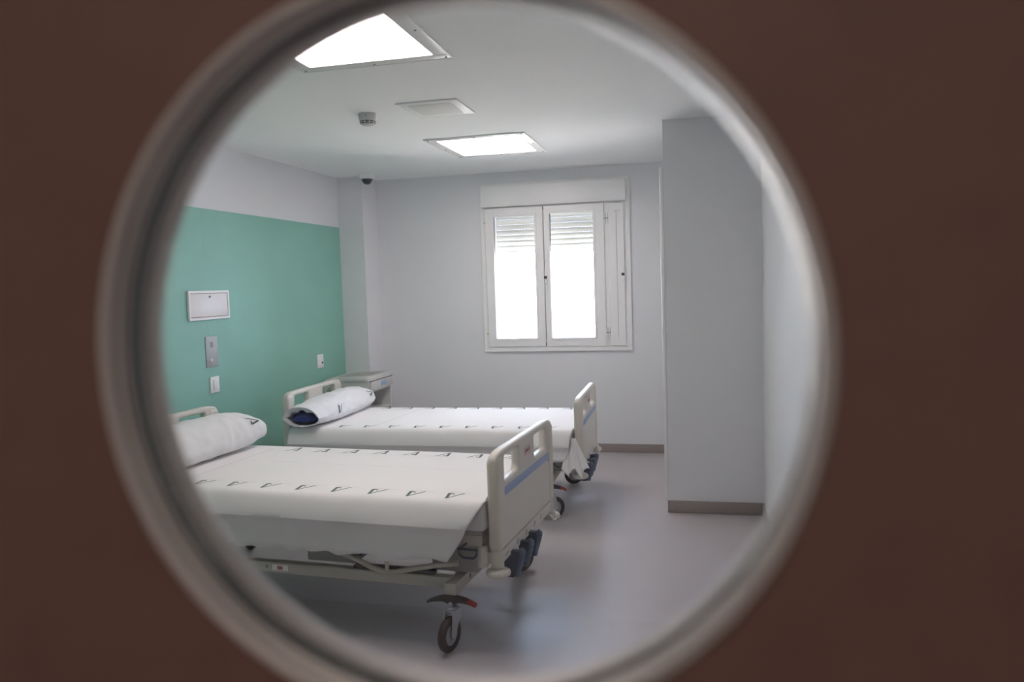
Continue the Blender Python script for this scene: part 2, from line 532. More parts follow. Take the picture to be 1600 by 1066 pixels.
# ------------------------------------------------------------------ outside: pale buildings across a courtyard
struct(B(-14, 24, 0.6, 30, -3.7, -3.5).build('ground_courtyard', MT['pave']))
def house(name, x0, x1, y0, y1, z1, mt, label, wins):
    e = empty(name, ((x0 + x1) / 2, y0, -3.5))
    mb = MB(); ox = (x0 + x1) / 2
    mb.box(x0 - ox, x1 - ox, 0, y1 - y0, 0, z1 + 3.5)
    mb.build('walls', mt, e)
    B(x0 - ox - 0.1, x1 - ox + 0.1, -0.1, y1 - y0 + 0.1, z1 + 3.5, z1 + 3.62, bev=0.02).build('parapet', MT['facade2'], e)
    for (a, b, c, d_) in wins:
        o = plate([(a - ox, c), (b - ox, c), (b - ox, d_), (a - ox, d_)], [[(a - ox + .07, c + .07), (b - ox - .07, c + .07), (b - ox - .07, d_ - .07), (a - ox + .07, d_ - .07)]],
                  0.08, 0.01, lambda p, q, r: (p, -0.03 - r, q)).build('window', MT['winwhite'], e)
        B(a - ox + .07, b - ox - .07, -0.02, -0.005, c + .07, d_ - .07).build('pane', MT['facade2'], o)
    tag(e, label, 'building')
house('courtyard_building', 0.9, 7.5, 11.0, 17.0, 2.6, MT['facade'], 'cream rendered building seen through the right window pane', [(1.6, 2.3, 3.4, 4.9), (3.2, 3.9, 3.4, 4.9), (1.6, 2.3, 0.8, 2.2), (3.2, 3.9, 0.8, 2.2)])
house('courtyard_building', -9.0, 0.7, 15.0, 20.0, 1.9, MT['facade2'], 'white rendered building seen through the left window pane', [(-3.0, -2.2, 3.3, 4.7), (-1.2, -0.4, 3.3, 4.7), (-4.8, -4.0, 3.3, 4.7)])


# ------------------------------------------------------------------ ceiling fittings
def luminaire(x0, x1, y0, y1, label, group, diff='diff', zc=H):
    e = empty('ceiling_light', ((x0 + x1) / 2, (y0 + y1) / 2, zc))
    hx, hy = (x1 - x0) / 2, (y1 - y0) / 2
    t = 0.068
    B(-hx + t, hx - t, -hy + t, hy - t, -0.003, -0.0005).build('diffuser', MT[diff], e)
    for (a, b, c, d_) in ((-hx, hx, -hy, -hy + t), (-hx, hx, hy - t, hy), (-hx, -hx + t, -hy + t, hy - t), (hx - t, hx, -hy + t, hy - t)):
        fb = MB(); fb.box(a, b, c, d_, -0.008, 0.0, bev=0.002); fb.build('frame_bar', MT['lframe'], e)
    # bright outer lip
    plate([(-hx - 0.006, -hy - 0.006), (hx + 0.006, -hy - 0.006), (hx + 0.006, hy + 0.006), (-hx - 0.006, hy + 0.006)],
          [[(-hx - 0.001, -hy - 0.001), (hx + 0.001, -hy - 0.001), (hx + 0.001, hy + 0.001), (-hx - 0.001, hy + 0.001)]], 0.010, 0.001,
          lambda a, b, d: (a, b, -0.005 + d)).build('cover_lip', MT['winwhite'], e)
    for sx in (-1, 0, 1):
        for sy in (-1, 0, 1):
            if sx == 0 and sy == 0: continue
            x = sx * (hx - 0.022); y = sy * (hy - 0.022)
            MB().lathe([(0.0, -0.0125), (0.004, -0.012), (0.006, -0.0085), (0.006, -0.007)], 10, Matrix.Translation((x, y, 0))).build('screw', MT['screw'], e)
    return tag(e, label, 'ceiling light', group)


luminaire(1.395, 2.115, -1.825, -0.995, 'lit square ceiling light with screwed frame in front of the window', 'lit ceiling panels')
luminaire(1.465, 2.20, -4.54, -3.70, 'lit square ceiling light cut by the porthole edge, nearest the door', 'lit ceiling panels')

v = empty('ceiling_vent', (1.797, -2.735, H))
B(-0.18, 0.18, -0.19, 0.19, -0.008, 0.0, bev=0.002).build('plate', MT['vent'], v)
B(-0.127, 0.127, -0.137, 0.137, -0.010, -0.0075, bev=0.001).build('grille_core', MT['ventin'], v)
plate([(-0.181, -0.191), (0.181, -0.191), (0.181, 0.191), (-0.181, 0.191)], [[(-0.176, -0.186), (0.176, -0.186), (0.176, 0.186), (-0.176, 0.186)]], 0.009, 0.001,
      lambda a, b, d: (a, b, -0.0045 + d)).build('rim', MT['vent'], v)
tag(v, 'square white flush ceiling vent between the two lit panels', 'vent')

sdt = empty('smoke_detector', (1.366, -2.734, H))
MB().lathe([(0.054, 0.0), (0.054, -0.010), (0.0525, -0.030), (0.050, -0.038), (0.0, -0.038)], 32).build('base', MT['detect'], sdt)
MB().lathe([(0.0495, -0.038), (0.0465, -0.048), (0.038, -0.064), (0.028, -0.070), (0.0, -0.071)], 32).build('sensor_head', MT['detect'], sdt)
for k in range(10):
    a = 2 * pi * k / 10
    for zz, rr in ((-0.0475, 0.0465), (-0.0565, 0.0418)):
        mb = MB()
        for q in range(5):
            pass
        arc = [Vector((rr * cos(a + t), rr * sin(a + t), zz)) for t in [(-0.24 + 0.12 * j) for j in range(5)]]
        mb.tube(arc, 0.0028, 6)
        mb.build('vent_slot', MT['black'], sdt)
MB().lathe([(0.0, 0), (0.003, 0.0), (0.003, 0.003)], 8, Matrix.Translation((0.012, -0.051, -0.018)) @ Matrix.Rotation(radians(90), 4, 'X')).build('status_lamp', MT['gap'], sdt)
tag(sdt, 'round white smoke detector on the ceiling left of the vent', 'smoke detector')

dm = empty('dome_camera', (0.335, -0.395, H))
MB().lathe([(0.068, 0.0), (0.068, -0.018), (0.060, -0.036), (0.053, -0.040), (0.0, -0.040)], 32).build('mount', MT['white'], dm)
MB().lathe([(0.051, -0.0395), (0.051, -0.048), (0.046, -0.051)], 32).build('trim_band', MT['black'], dm)
MB().lathe([(0.046, -0.047)] + [(0.044 * cos(t), -0.049 - 0.040 * sin(t)) for t in [pi / 2 * k / 8 for k in range(9)]], 32).build('dome', MT['smoked'], dm)
MB().lathe([(0.003, 0.0), (0.003, 0.002), (0.0, 0.002)], 8, Matrix.Translation((0.0, -0.0615, -0.012)) @ Matrix.Rotation(radians(90), 4, 'X')).build('mount_screw', MT['screw'], dm)
tag(dm, 'small dark dome camera on a white mount in the ceiling corner by the pillar', 'camera')

# ------------------------------------------------------------------ fittings on the green wall (x = 0.004)
W0 = 0.004
def wall_thing(name, y, z): return empty(name, (W0, y, z))
a = wall_thing('access_panel', -2.414, 1.4885)
wy, wz = 0.229, 0.0985
plate(rrect(-wy, wy, -wz, wz, 0.003), [rrect(-wy + 0.017, wy - 0.017, -wz + 0.017, wz - 0.017, 0.002)], 0.016, 0.002, lambda p, q, r: (0.008 + r, p, q)).build('frame', MT['paint'], a)
dr = B(0.001, 0.012, -wy + 0.020, wy - 0.020, -wz + 0.021, wz - 0.020, bev=0.0015).build('door', MT['paint'], a)
lk = MB().lathe([(0.0085, 0.0), (0.0085, 0.004), (0.006, 0.005), (0.0, 0.005)], 16, Matrix.Translation((0.012, 0.005, wz - 0.042)) @ Matrix.Rotation(radians(90), 4, 'Y')).build('lock', MT['screw'], dr)
B(0.0005, 0.0125, -wy + 0.022, wy - 0.09, -wz + 0.0175, -wz + 0.0205).build('rusty_bottom_gap', MT['rust'], a)
B(0.0005, 0.0122, -wy + 0.018, wy - 0.018, wz - 0.0195, wz - 0.0175).build('top_gap', MT['rust'], a)
tag(a, 'white rectangular metal access panel with a small lock on the green wall', 'access panel')

a = wall_thing('intercom_plate', -2.407, 1.168)
B(0.0, 0.005, -0.067, 0.067, -0.105, 0.105, bev=0.0015).build('plate', MT['steel'], a)
for k in range(6):
    B(0.0045, 0.0056, -0.018, 0.016, 0.032 + k * 0.0062, 0.0352 + k * 0.0062).build('speaker_slot', MT['gap'], a)
MB().lathe([(0.011, 0.0), (0.011, 0.006), (0.008, 0.009), (0.0, 0.0095)], 18, Matrix.Translation((0.0045, -0.018, -0.058)) @ Matrix.Rotation(radians(90), 4, 'Y')).build('call_button', MT['white'], a)
tag(a, 'brushed steel intercom plate with speaker slots and a white button', 'intercom')

a = wall_thing('light_switch', -2.40, 0.9405)
B(0.0, 0.010, -0.050, 0.050, -0.0555, 0.0555, bev=0.003).build('plate', MT['white'], a)
B(0.009, 0.0175, -0.024, 0.026, -0.034, 0.034, bev=0.003).build('rocker', MT['white'], a)
tag(a, 'white rocker light switch below the steel intercom plate', 'light switch')

a = wall_thing('call_socket', -0.833, 0.9445)
B(0.0, 0.010, -0.054, 0.054, -0.0595, 0.0595, bev=0.003).build('plate', MT['white'], a)
B(0.009, 0.013, -0.027, 0.032, -0.042, 0.036, bev=0.002).build('module', MT['vent'], a)
MB().lathe([(0.010, 0.0), (0.010, 0.006), (0.0, 0.007)], 14, Matrix.Translation((0.012, 0.020, -0.014)) @ Matrix.Rotation(radians(90), 4, 'Y')).build('jack', MT['gap'], a)
tag(a, 'small white call socket with a dark jack on the green wall above the far bed', 'socket')

# ------------------------------------------------------------------ bedside cabinet
cb = empty('bedside_cabinet', (0.245, -0.58, 0.0))
cx, cy = 0.225, 0.25
ft = MB()
ft.box(-cx, cx - 0.012, -cy, -cy + 0.022, 0.10, 0.765, bev=0.006); ft.box(-cx, cx - 0.012, cy - 0.022, cy, 0.10, 0.765, bev=0.006)
ft.box(-cx, -cx + 0.02, -cy + 0.02, cy - 0.02, 0.10, 0.765); ft.box(-cx + 0.02, cx - 0.02, -cy + 0.02, cy - 0.02, 0.655, 0.672)
ft.box(-cx + 0.02, cx - 0.012, -cy + 0.02, cy - 0.02, 0.10, 0.12)
ft.build('body', MT['cabinet'], cb)
B(-cx + 0.02, cx - 0.014, -cy + 0.022, cy - 0.022, 0.475, 0.492, bev=0.004).build('shelf', MT['cabinet'], cb)
plate(rrect(-0.185, 0.115, 0.40, 0.715, 0.035), [], 0.006, 0.002, lambda p, q, r: (p, -cy - 0.002 + r, q)).build('side_panel', MT['cabin'], cb)
# top: arched moulded top with a raised rim round a sunken tray
def arch(p):    # falls towards the wall
    t = max(0.0, (-p - 0.02) / 0.21)
    return -0.035 * t * t
tp = MB()
prof = []
nx = 16
outer = rrect(-cx, cx + 0.004, -cy - 0.006, cy + 0.006, 0.05, 6)
inner = rrect(-cx + 0.035, cx - 0.030, -cy + 0.03, cy - 0.03, 0.04, 6)
n = len(outer)
rings = []
for (lp, z) in ((outer, 0.762), (outer, 0.798), ([(a_ * 0.985, b_ * 0.985) for a_, b_ in outer], 0.806), (inner, 0.807), ([(a_ * 0.97, b_ * 0.97) for a_, b_ in inner], 0.800)):
    rings.append([(p, q, z + (arch(p) if z > 0.77 else 0)) for p, q in lp])
vs = [p for r_ in rings for p in r_]
fs = []
for i in range(len(rings) - 1):
    for k in range(n):
        k2 = (k + 1) % n
        fs.append((i * n + k, i * n + k2, (i + 1) * n + k2, (i + 1) * n + k))
fs.append(tuple(range(n))[::-1])
tp.add(vs, fs, True)
tpo = tp.build('top', MT['cabinet'], cb)
ty = MB()
ti = rings[-1]
cen = [(sum(p[0] for p in ti) / n, sum(p[1] for p in ti) / n)]
NG = 10
gv, gf = [], []
for j in range(NG + 1):
    t = j / NG
    for k in range(n):
        p, q = ti[k][0] * (1 - t) + cen[0][0] * t, ti[k][1] * (1 - t) + cen[0][1] * t
        gv.append((p, q, 0.800 + arch(p)))
for j in range(NG):
    for k in range(n):
        k2 = (k + 1) % n
        gf.append((j * n + k, j * n + k2, (j + 1) * n + k2, (j + 1) * n + k))
ty.add(gv, gf, True)
ty.build('tray_inlay', MT['tray'], tpo)
# drawer with lipped front and pale blue label window
dw = B(cx - 0.012, cx + 0.012, -cy + 0.004, cy - 0.002, 0.672, 0.757, bev=0.007).build('drawer', MT['cabinet'], cb)
MB().box(cx + 0.0105, cx + 0.0135, -0.045, 0.085, 0.700, 0.742, bev=0.001).build('label_window', MT['cabblue'], dw)
MB().box(cx + 0.0105, cx + 0.019, 0.088, 0.17, 0.722, 0.742, bev=0.003).build('pull_lip', MT['cabinet'], dw)
B(cx - 0.011, cx + 0.006, -cy + 0.004, cy - 0.002, 0.757, 0.762).build('shadow_gap', MT['gap'], cb)
for sx in (-1, 1):
    for sy in (-1, 1):
        c = MB(); c.tube([(sx * 0.18, sy * 0.2 - 0.012, 0.035), (sx * 0.18, sy * 0.2 + 0.012, 0.035)], 0.035, 16)
        c.box(sx * 0.18 - 0.012, sx * 0.18 + 0.012, sy * 0.2 - 0.016, sy * 0.2 + 0.016, 0.05, 0.10)
        c.build('caster', MT['greyp'], cb)
tag(cb, 'light grey plastic bedside cabinet with a tray top and one drawer in the corner', 'cabinet')

# ------------------------------------------------------------------ beds
LB = 2.085; HWB = 0.45; HWM = 0.478


def caster(bed, X, Yc, yaw, tyre, pedal_dir=1):
    """bed-local caster: stem, fork, wheel > hub, brake pedal > red tip"""
    R = 0.075
    Mz = Matrix.Translation((X, Yc, 0)) @ Matrix.Rotation(yaw, 4, 'Z')      # local x = axle, y = rolling
    off = 0.030
    fk = MB()
    for s in (-1, 1):
        poly = [(-0.024 + off, 0.168), (0.024 - 0.02, 0.176), (0.030, 0.176), (0.034, 0.15), (off + 0.020, 0.075), (off + 0.012, 0.060), (off - 0.012, 0.060), (off - 0.020, 0.075), (-0.026, 0.15), (-0.026, 0.176)]
        poly = [(-0.028, 0.178), (0.030, 0.178), (0.034, 0.150), (off + 0.017, 0.076), (off + 0.009, 0.062), (off - 0.009, 0.062), (off - 0.017, 0.076), (-0.030, 0.150)]
        fk.prism(poly, s * 0.020, s * 0.0235, lambda p, q, d: Mz @ Vector((d, p, q)))
    fk.box(-0.0235, 0.0235, -0.028, 0.030, 0.176, 0.1795, M=Mz)
    fk.lathe([(0.021, 0.179), (0.024, 0.183), (0.024, 0.190), (0.018, 0.194), (0.012, 0.20), (0.012, 0.236)], 18, Mz)
    fo = fk.build('caster_fork', MT['zinc'], bed)
    Mw = Mz @ Matrix.Translation((0, off, R + 0.001)) @ Matrix.Rotation(radians(90), 4, 'Y')
    wh = MB().lathe([(R - 0.028, -0.014), (R - 0.006, -0.0145), (R - 0.001, -0.009), (R, 0), (R - 0.001, 0.009), (R - 0.006, 0.0145), (R - 0.028, 0.014)], 36, Mw, closed=True).build('wheel', MT[tyre], bed)
    MB().lathe([(0.0, -0.0125), (0.012, -0.0135), (R - 0.030, -0.0115), (R - 0.0275, -0.010), (R - 0.0275, 0.010), (R - 0.030, 0.0115), (0.012, 0.0135), (0.0, 0.0125)], 30, Mw).build('hub', MT['hub'], wh)
    # rocker brake pedal, along the bed's long axis
    top = []; bot = []
    for k in range(13):
        t = k / 12
        x = -0.112 + 0.224 * t
        zc = 0.238 - 0.030 * ((x / 0.112) ** 2)
        th = 0.010 + 0.018 * (1 - (abs(x) / 0.112) ** 1.2) ** 1.2
        top.append((x, zc)); bot.append((x, zc - th - (0.012 * max(0, 1 - abs(x + 0.0) / 0.035))))
    def pl(i0, i1, nm, mt, par, grow=0.0):
        q = top[i0:i1 + 1] + bot[i0:i1 + 1][::-1]
        mb = plate([(p * pedal_dir, z) for p, z in (q if pedal_dir < 0 else q[::-1])], [], 0.034 + grow, 0.004, lambda p, z, d: (X + p, Yc - 0.004 + d, z))
        return mb.build(nm, mt, par)
    pe = pl(0, 10, 'brake_pedal', MT['pedal'], bed)
    pl(10, 12, 'pedal_tip', MT['redtip'], pe, 0.001)
    MB().lathe([(0.0095, 0.0), (0.0095, 0.004), (0.0065, 0.0045), (0.0065, 0.003), (0.0, 0.003)], 18,
               Matrix.Translation((X, Yc - 0.0205, 0.205)) @ Matrix.Rotation(radians(90), 4, 'X')).build('pedal_pivot', MT['zinc'], pe)


def board(bed, X, zt, top, foot):
    """moulded end board with two grab openings"""
    z0, z1 = zt - 0.222, zt + top
    outer = []
    outer += rrect(-HWB, HWB, z0, z1, [0.055, 0.055, 0.028, 0.028], 6)
    # slope the last centimetres of the top edge down
    def slope(p):
        y, z = p
        t = max(0.0, (abs(y) - 0.345) / 0.105)
        return (y, z - 0.018 * t * t if z > z1 - 0.06 else z)
    top_pts = []
    # densify the top edge
    dens = []
    for i, p in enumerate(outer):
        q = outer[(i + 1) % len(outer)]
        dens.append(p)
        if abs(p[1] - z1) < 1e-6 and abs(q[1] - z1) < 1e-6 and abs(p[0] - q[0]) > 0.2:
            for k in range(1, 24): dens.append((p[0] + (q[0] - p[0]) * k / 24, z1))
    outer = [slope(p) for p in dens]
    hz0, hz1 = z1 - 0.140, z1 - 0.034
    h1 = rrect(-0.345, -0.125, hz0, hz1, [0.012, 0.03, 0.012, 0.018])
    h2 = rrect(0.115, 0.335, hz0, hz1, [0.03, 0.012, 0.018, 0.012])
    o = plate(outer, [h1, h2], 0.044, 0.013, lambda a, b, d: (X + d, a, b), 3).build('footboard' if foot else 'headboard', MT['ivory'], bed)
    for s in (-1, 1):
        # thicker moulded end posts, cream corner caps
        pm = plate(rrect(s * 0.408 - 0.043, s * 0.408 + 0.043, z0 + 0.002, z1 - 0.022, 0.03, 5), [], 0.054, 0.016, lambda a, b, d: (X + d, a, b), 3)
        pm.build('end_post', MT['cap'] if foot else MT['ivory'], o)
    if foot:
        B(X + 0.0205, X + 0.0232, -0.355, 0.445, zt + 0.004, zt + 0.042, bev=0.0008).build('blue_band', MT['band'], o)
        # shallow raised field under the band
        plate(rrect(-0.345, 0.345, z0 + 0.03, zt - 0.006, 0.03), [], 0.006, 0.002, lambda a, b, d: (X + 0.0215 + d * 0.5, a, b)).build('lower_panel', MT['ivory'], o)
        # red emblem: rounded outline with a short squiggle of lettering
        lg = plate(rrect(-0.050, 0.040, zt + 0.112, zt + 0.150, 0.012), [rrect(-0.047, 0.037, zt + 0.115, zt + 0.147, 0.010)], 0.0012, 0.0002, lambda a, b, d: (X + 0.0225 + d, a, b))
        zz = zt + 0.131
        stro = [[(-0.036, .009), (-0.041, .0), (-0.036, -.009), (-0.030, -.005), (-0.030, .0), (-0.034, .0)], [(-0.024, -.009), (-0.024, .009), (-0.018, -.002), (-0.012, .009), (-0.012, -.009)],
                [(0.0, .009), (-0.006, .009), (-0.006, -.009), (0.0, -.009)], [(-0.006, 0), (-0.001, 0)], [(0.006, -.009), (0.006, .009), (0.012, .006), (0.012, .0), (0.006, .0), (0.013, -.009)], [(0.018, .009), (0.023, -.009), (0.029, .009)]]
        for st in stro:
            lg.tube([(X + 0.0226, y_, zz + z_) for y_, z_ in st], 0.0012, 4)
        lg.build('red_emblem', MT['logo'], o)
    return o


def emblem(fn, size=0.086, line=True):
    """printed mark; fn(a, b) -> xyz ; a along baseline, b up"""
    strokes = [((0.0, 0.0), (0.80, 1.0), 0.12), ((0.80, 1.04), (1.02, 0.08), 0.21), ((1.02, 0.12), (0.60, 0.26), 0.13)]
    mb = MB()
    for (p, q, wd) in strokes:
        dx, dy = q[0] - p[0], q[1] - p[1]
        L = math.hypot(dx, dy); nx, ny = -dy / L * wd / 2, dx / L * wd / 2
        N = 5
        vs, fs = [], []
        for k in range(N + 1):
            t = k / N
            x, y = p[0] + dx * t - 0.5, p[1] + dy * t
            vs.append(fn((x + nx) * size * 0.78, (y + ny) * size)); vs.append(fn((x - nx) * size * 0.78, (y - ny) * size))
        for k in range(N): fs.append((2 * k, 2 * k + 1, 2 * k + 3, 2 * k + 2))
        mb.add(vs, fs, True)
    ln = MB()
    if line:
        for a0, a1 in ((-1.14, -0.52), (-0.30, 0.64)):
            N = 5
            vs, fs = [], []
            for k in range(N + 1):
                x = a0 + (a1 - a0) * k / N
                vs.append(fn(x * size * 0.78, -0.035 * size)); vs.append(fn(x * size * 0.78, -0.075 * size))
            for k in range(N): fs.append((2 * k, 2 * k + 1, 2 * k + 3, 2 * k + 2))
            ln.add(vs, fs, True)
    return mb, ln


def make_bed(loc, ang, zt, label, caster_yaw, tyre, seed, mlabel):
    bed = empty('hospital_bed', (loc[0], loc[1], 0), -ang)
    tag(bed, label, 'hospital bed', 'hospital beds')
    board(bed, 0.0, zt, 0.209, True)
    board(bed, -LB, zt, 0.246, False)
    # upper frame and mattress platform
    u = MB()
    for s in (-1, 1):
        u.box(-LB + 0.05, -0.06, s * 0.415 - 0.02, s * 0.415 + 0.02, zt - 0.205, zt - 0.155, bev=0.004)
    for x in (-LB + 0.06, -1.45, -0.75, -0.09):
        u.box(x - 0.02, x + 0.02, -0.40, 0.40, zt - 0.20, zt - 0.16)
    u.build('upper_frame', MT['frame'], bed)
    for (a_, b_) in ((-2.02, -1.36), (-1.35, -1.06), (-1.05, -0.67), (-0.66, -0.06)):
        B(a_, b_, -0.43, 0.43, zt - 0.154, zt - 0.139, bev=0.004).build('platform_panel', MT['greyp'], bed)
    # corner sleeves, posts and bumper discs
    for xx, sx in ((0.0, 1), (-LB, -1)):
        for s in (-1, 1):
            MB().lathe([(0.027, zt - 0.292), (0.0275, zt - 0.222), (0.026, zt - 0.216)], 20, Matrix.Translation((xx, s * 0.415, 0))).build('corner_sleeve', MT['cap'], bed)
            MB().lathe([(0.022, zt - 0.290), (0.0235, zt - 0.285), (0.0235, zt - 0.205), (0.020, zt - 0.20)], 18, Matrix.Translation((xx - sx * 0.062, s * 0.425, 0))).build('corner_post', MT['cap'], bed)
            B(min(xx, xx - sx * 0.06), max(xx, xx - sx * 0.06), s * 0.42 - 0.012, s * 0.42 + 0.012, zt - 0.275, zt - 0.225).build('corner_link', MT['frame'], bed)
            MB().lathe([(0.0, zt - 0.326), (0.042, zt - 0.326), (0.051, zt - 0.320), (0.054, zt - 0.311), (0.051, zt - 0.302), (0.042, zt - 0.296), (0.0, zt - 0.296)], 28, Matrix.Translation((xx + sx * 0.006, s * 0.428, 0))).build('bumper', MT['cap'], bed)
    # control strip under the footboard with pictograms
    cs = B(-0.004, 0.020, -0.395, 0.40, zt - 0.278, zt - 0.226, bev=0.003).build('control_strip', MT['ivory'], bed)
    for k, yy in enumerate((-0.345, -0.19, -0.055, 0.085, 0.20)):
        ic = MB()
        zc = zt - 0.250
        if k == 0:
            ic.tube([(0.0205, yy - 0.02, zc - 0.006), (0.0205, yy + 0.02, zc + 0.000)], 0.0018, 5)
        else:
            ic.tube([(0.0205, yy - 0.016, zc - 0.010), (0.0205, yy + 0.016, zc - 0.010)], 0.0012, 5)
            ic.tube([(0.0205, yy - 0.016, zc - 0.003), (0.0205, yy - 0.002, zc - 0.003), (0.0205, yy + 0.012, zc + 0.004 + 0.003 * (k % 2))], 0.0014, 5)
            ic.tube([(0.0205, yy - 0.008, zc + 0.010), (0.0205, yy + 0.004, zc + 0.012)], 0.0014, 5)
        ic.build('pictogram', MT['dsteel'], cs)
    # folded cranks: arm plate and grip
    for yy in (-0.275, -0.135, 0.005):
        zc = zt - 0.262
        ar = MB()
        ar.prism([(0.005, zc), (0.052, zc), (0.062, zc - 0.015), (0.030, zc - 0.118), (-0.010, zc - 0.118), (-0.012, zc - 0.03)], yy - 0.020, yy + 0.012, lambda p, q, d: (p, d, q))
        a1 = ar.build('crank', MT['slatedk'], bed)
        MB().tube([(0.058, yy, zc + 0.006), (0.066, yy, zc - 0.006), (0.064, yy, zc - 0.020)], [0.011, 0.017, 0.018], 12).build('crank_knuckle', MT['slate'], a1)
        MB().tube([(0.0635, yy, zc - 0.022), (0.046, yy, zc - 0.085), (0.044, yy, zc - 0.0935)], [0.0165, 0.0155, 0.0155], 12).build('crank_grip', MT['slate'], a1)
        MB().tube([(0.0435, yy, zc - 0.095), (0.0385, yy, zc - 0.114), (0.037, yy, zc - 0.118)], [0.0155, 0.0155, 0.010], 12).build('crank_end', MT['slate'], a1)
        if yy < -0.2: B(0.030, 0.045, yy + 0.014, yy + 0.024, zc - 0.012, zc + 0.010, bev=0.002).build('crank_clip', MT['white'], a1)
    # wire hook loop at the far corner of the strip
    lp = MB(); lp.tube([(0.03, 0.33, zt - 0.275), (0.045, 0.36, zt - 0.315), (0.045, 0.40, zt - 0.315), (0.03, 0.42, zt - 0.275)], 0.005, 8)
    lp.build('wire_loop', MT['paint'], bed)
    # base chassis
    for s in (-1, 1):
        B(-1.87, -0.22, s * 0.395 - 0.022, s * 0.395 + 0.022, 0.243, 0.293, bev=0.004).build('base_rail', MT['frame'], bed)
    for x in (-0.20, -1.885):
        eb = B(x - 0.027, x + 0.027, -0.475, 0.475, 0.238, 0.290, bev=0.004).build('base_crossbeam', MT['frame'], bed)
        for s in (-1, 1):
            B(x + 0.0265, x + 0.0275, s * 0.30 - 0.008, s * 0.30 + 0.008, 0.255, 0.275).build('beam_slot', MT['gap'], eb)
    br = B(-1.125, -1.04, -0.4185, -0.4172, 0.256, 0.283).build('warning_label', MT['paint'], bed)
    B(-1.098, -1.068, -0.4192, -0.4184, 0.260, 0.278).build('red_print', MT['logo'], br)
    MB().lathe([(0.007, 0), (0.007, 0.003), (0.0, 0.0035)], 12, Matrix.Translation((-1.155, -0.417, 0.270)) @ Matrix.Rotation(radians(90), 4, 'X')).build('rail_bolt', MT['screw'], bed)
    # lift arms, drive boxes and the side-rail tube showing below the sheet
    for s in (-1, 1):
        for x in (-0.62, -1.42):
            lf = MB()
            lf.prism([(x - 0.22, 0.285), (x - 0.16, 0.285), (x + 0.16, zt - 0.19), (x + 0.10, zt - 0.19)], s * 0.30 - 0.012, s * 0.30 + 0.012, lambda p, q, d: (p, d, q))
            lf.build('lift_arm', MT['dsteel'], bed)
    B(-0.97, -0.72, -0.36, 0.36, 0.296, zt - 0.16, bev=0.006).build('drive_cover', MT['greyp'], bed)
    B(-0.33, -0.11, -0.36, 0.36, 0.300, zt - 0.16, bev=0.006).build('foot_cover', MT['greyp'], bed)
    B(-0.70, -0.30, -0.41, -0.375, 0.294, 0.312, bev=0.003).build('lower_tray', MT['dsteel'], bed)
    st = MB()
    pts = [(-0.80, zt - 0.27), (-0.70, zt - 0.295), (-0.60, zt - 0.335), (-0.54, zt - 0.352), (-0.48, zt - 0.349), (-0.40, zt - 0.328), (-0.28, zt - 0.303), (-0.18, zt - 0.285)]
    st.tube([(x, -0.425, z) for x, z in pts], 0.0125, 10)
    st.tube([(-0.52, -0.425, zt - 0.345), (-0.53, -0.42, zt - 0.24)], 0.010, 8)
    st.build('side_tube', MT['frame'], bed)
    hk = MB()
    hp = [(-0.166, zt - 0.212), (-0.078, zt - 0.212), (-0.083, zt - 0.238), (-0.096, zt - 0.250), (-0.142, zt - 0.250), (-0.158, zt - 0.238)]
    hk.tube([(x, -0.452, z) for x, z in hp], 0.0055, 8, closed=True)
    hk.tube([(-0.16, -0.452, zt - 0.212), (-0.13, -0.43, zt - 0.19)], 0.005, 8)
    hk.build('hanger_loop', MT['slatedk'], bed)
    # casters
    for k, (x, s, pdn) in enumerate(((-0.195, -1, 1), (-0.195, 1, 1), (-1.885, -1, -1), (-1.885, 1, -1))):
        caster(bed, x, s * 0.468, caster_yaw[k] + ang, tyre, pdn)

    # ---------------- mattress (own thing)
    mt_ = B(-2.035, -0.035, -0.462, 0.462, zt - 0.136, zt - 0.006, bev=0.03, seg=4).build('mattress', MT['mattress'])
    mt_.location = bed.location; mt_.rotation_euler = bed.rotation_euler
    tag(mt_, mlabel, 'mattress', 'mattresses under the sheets')
    return bed


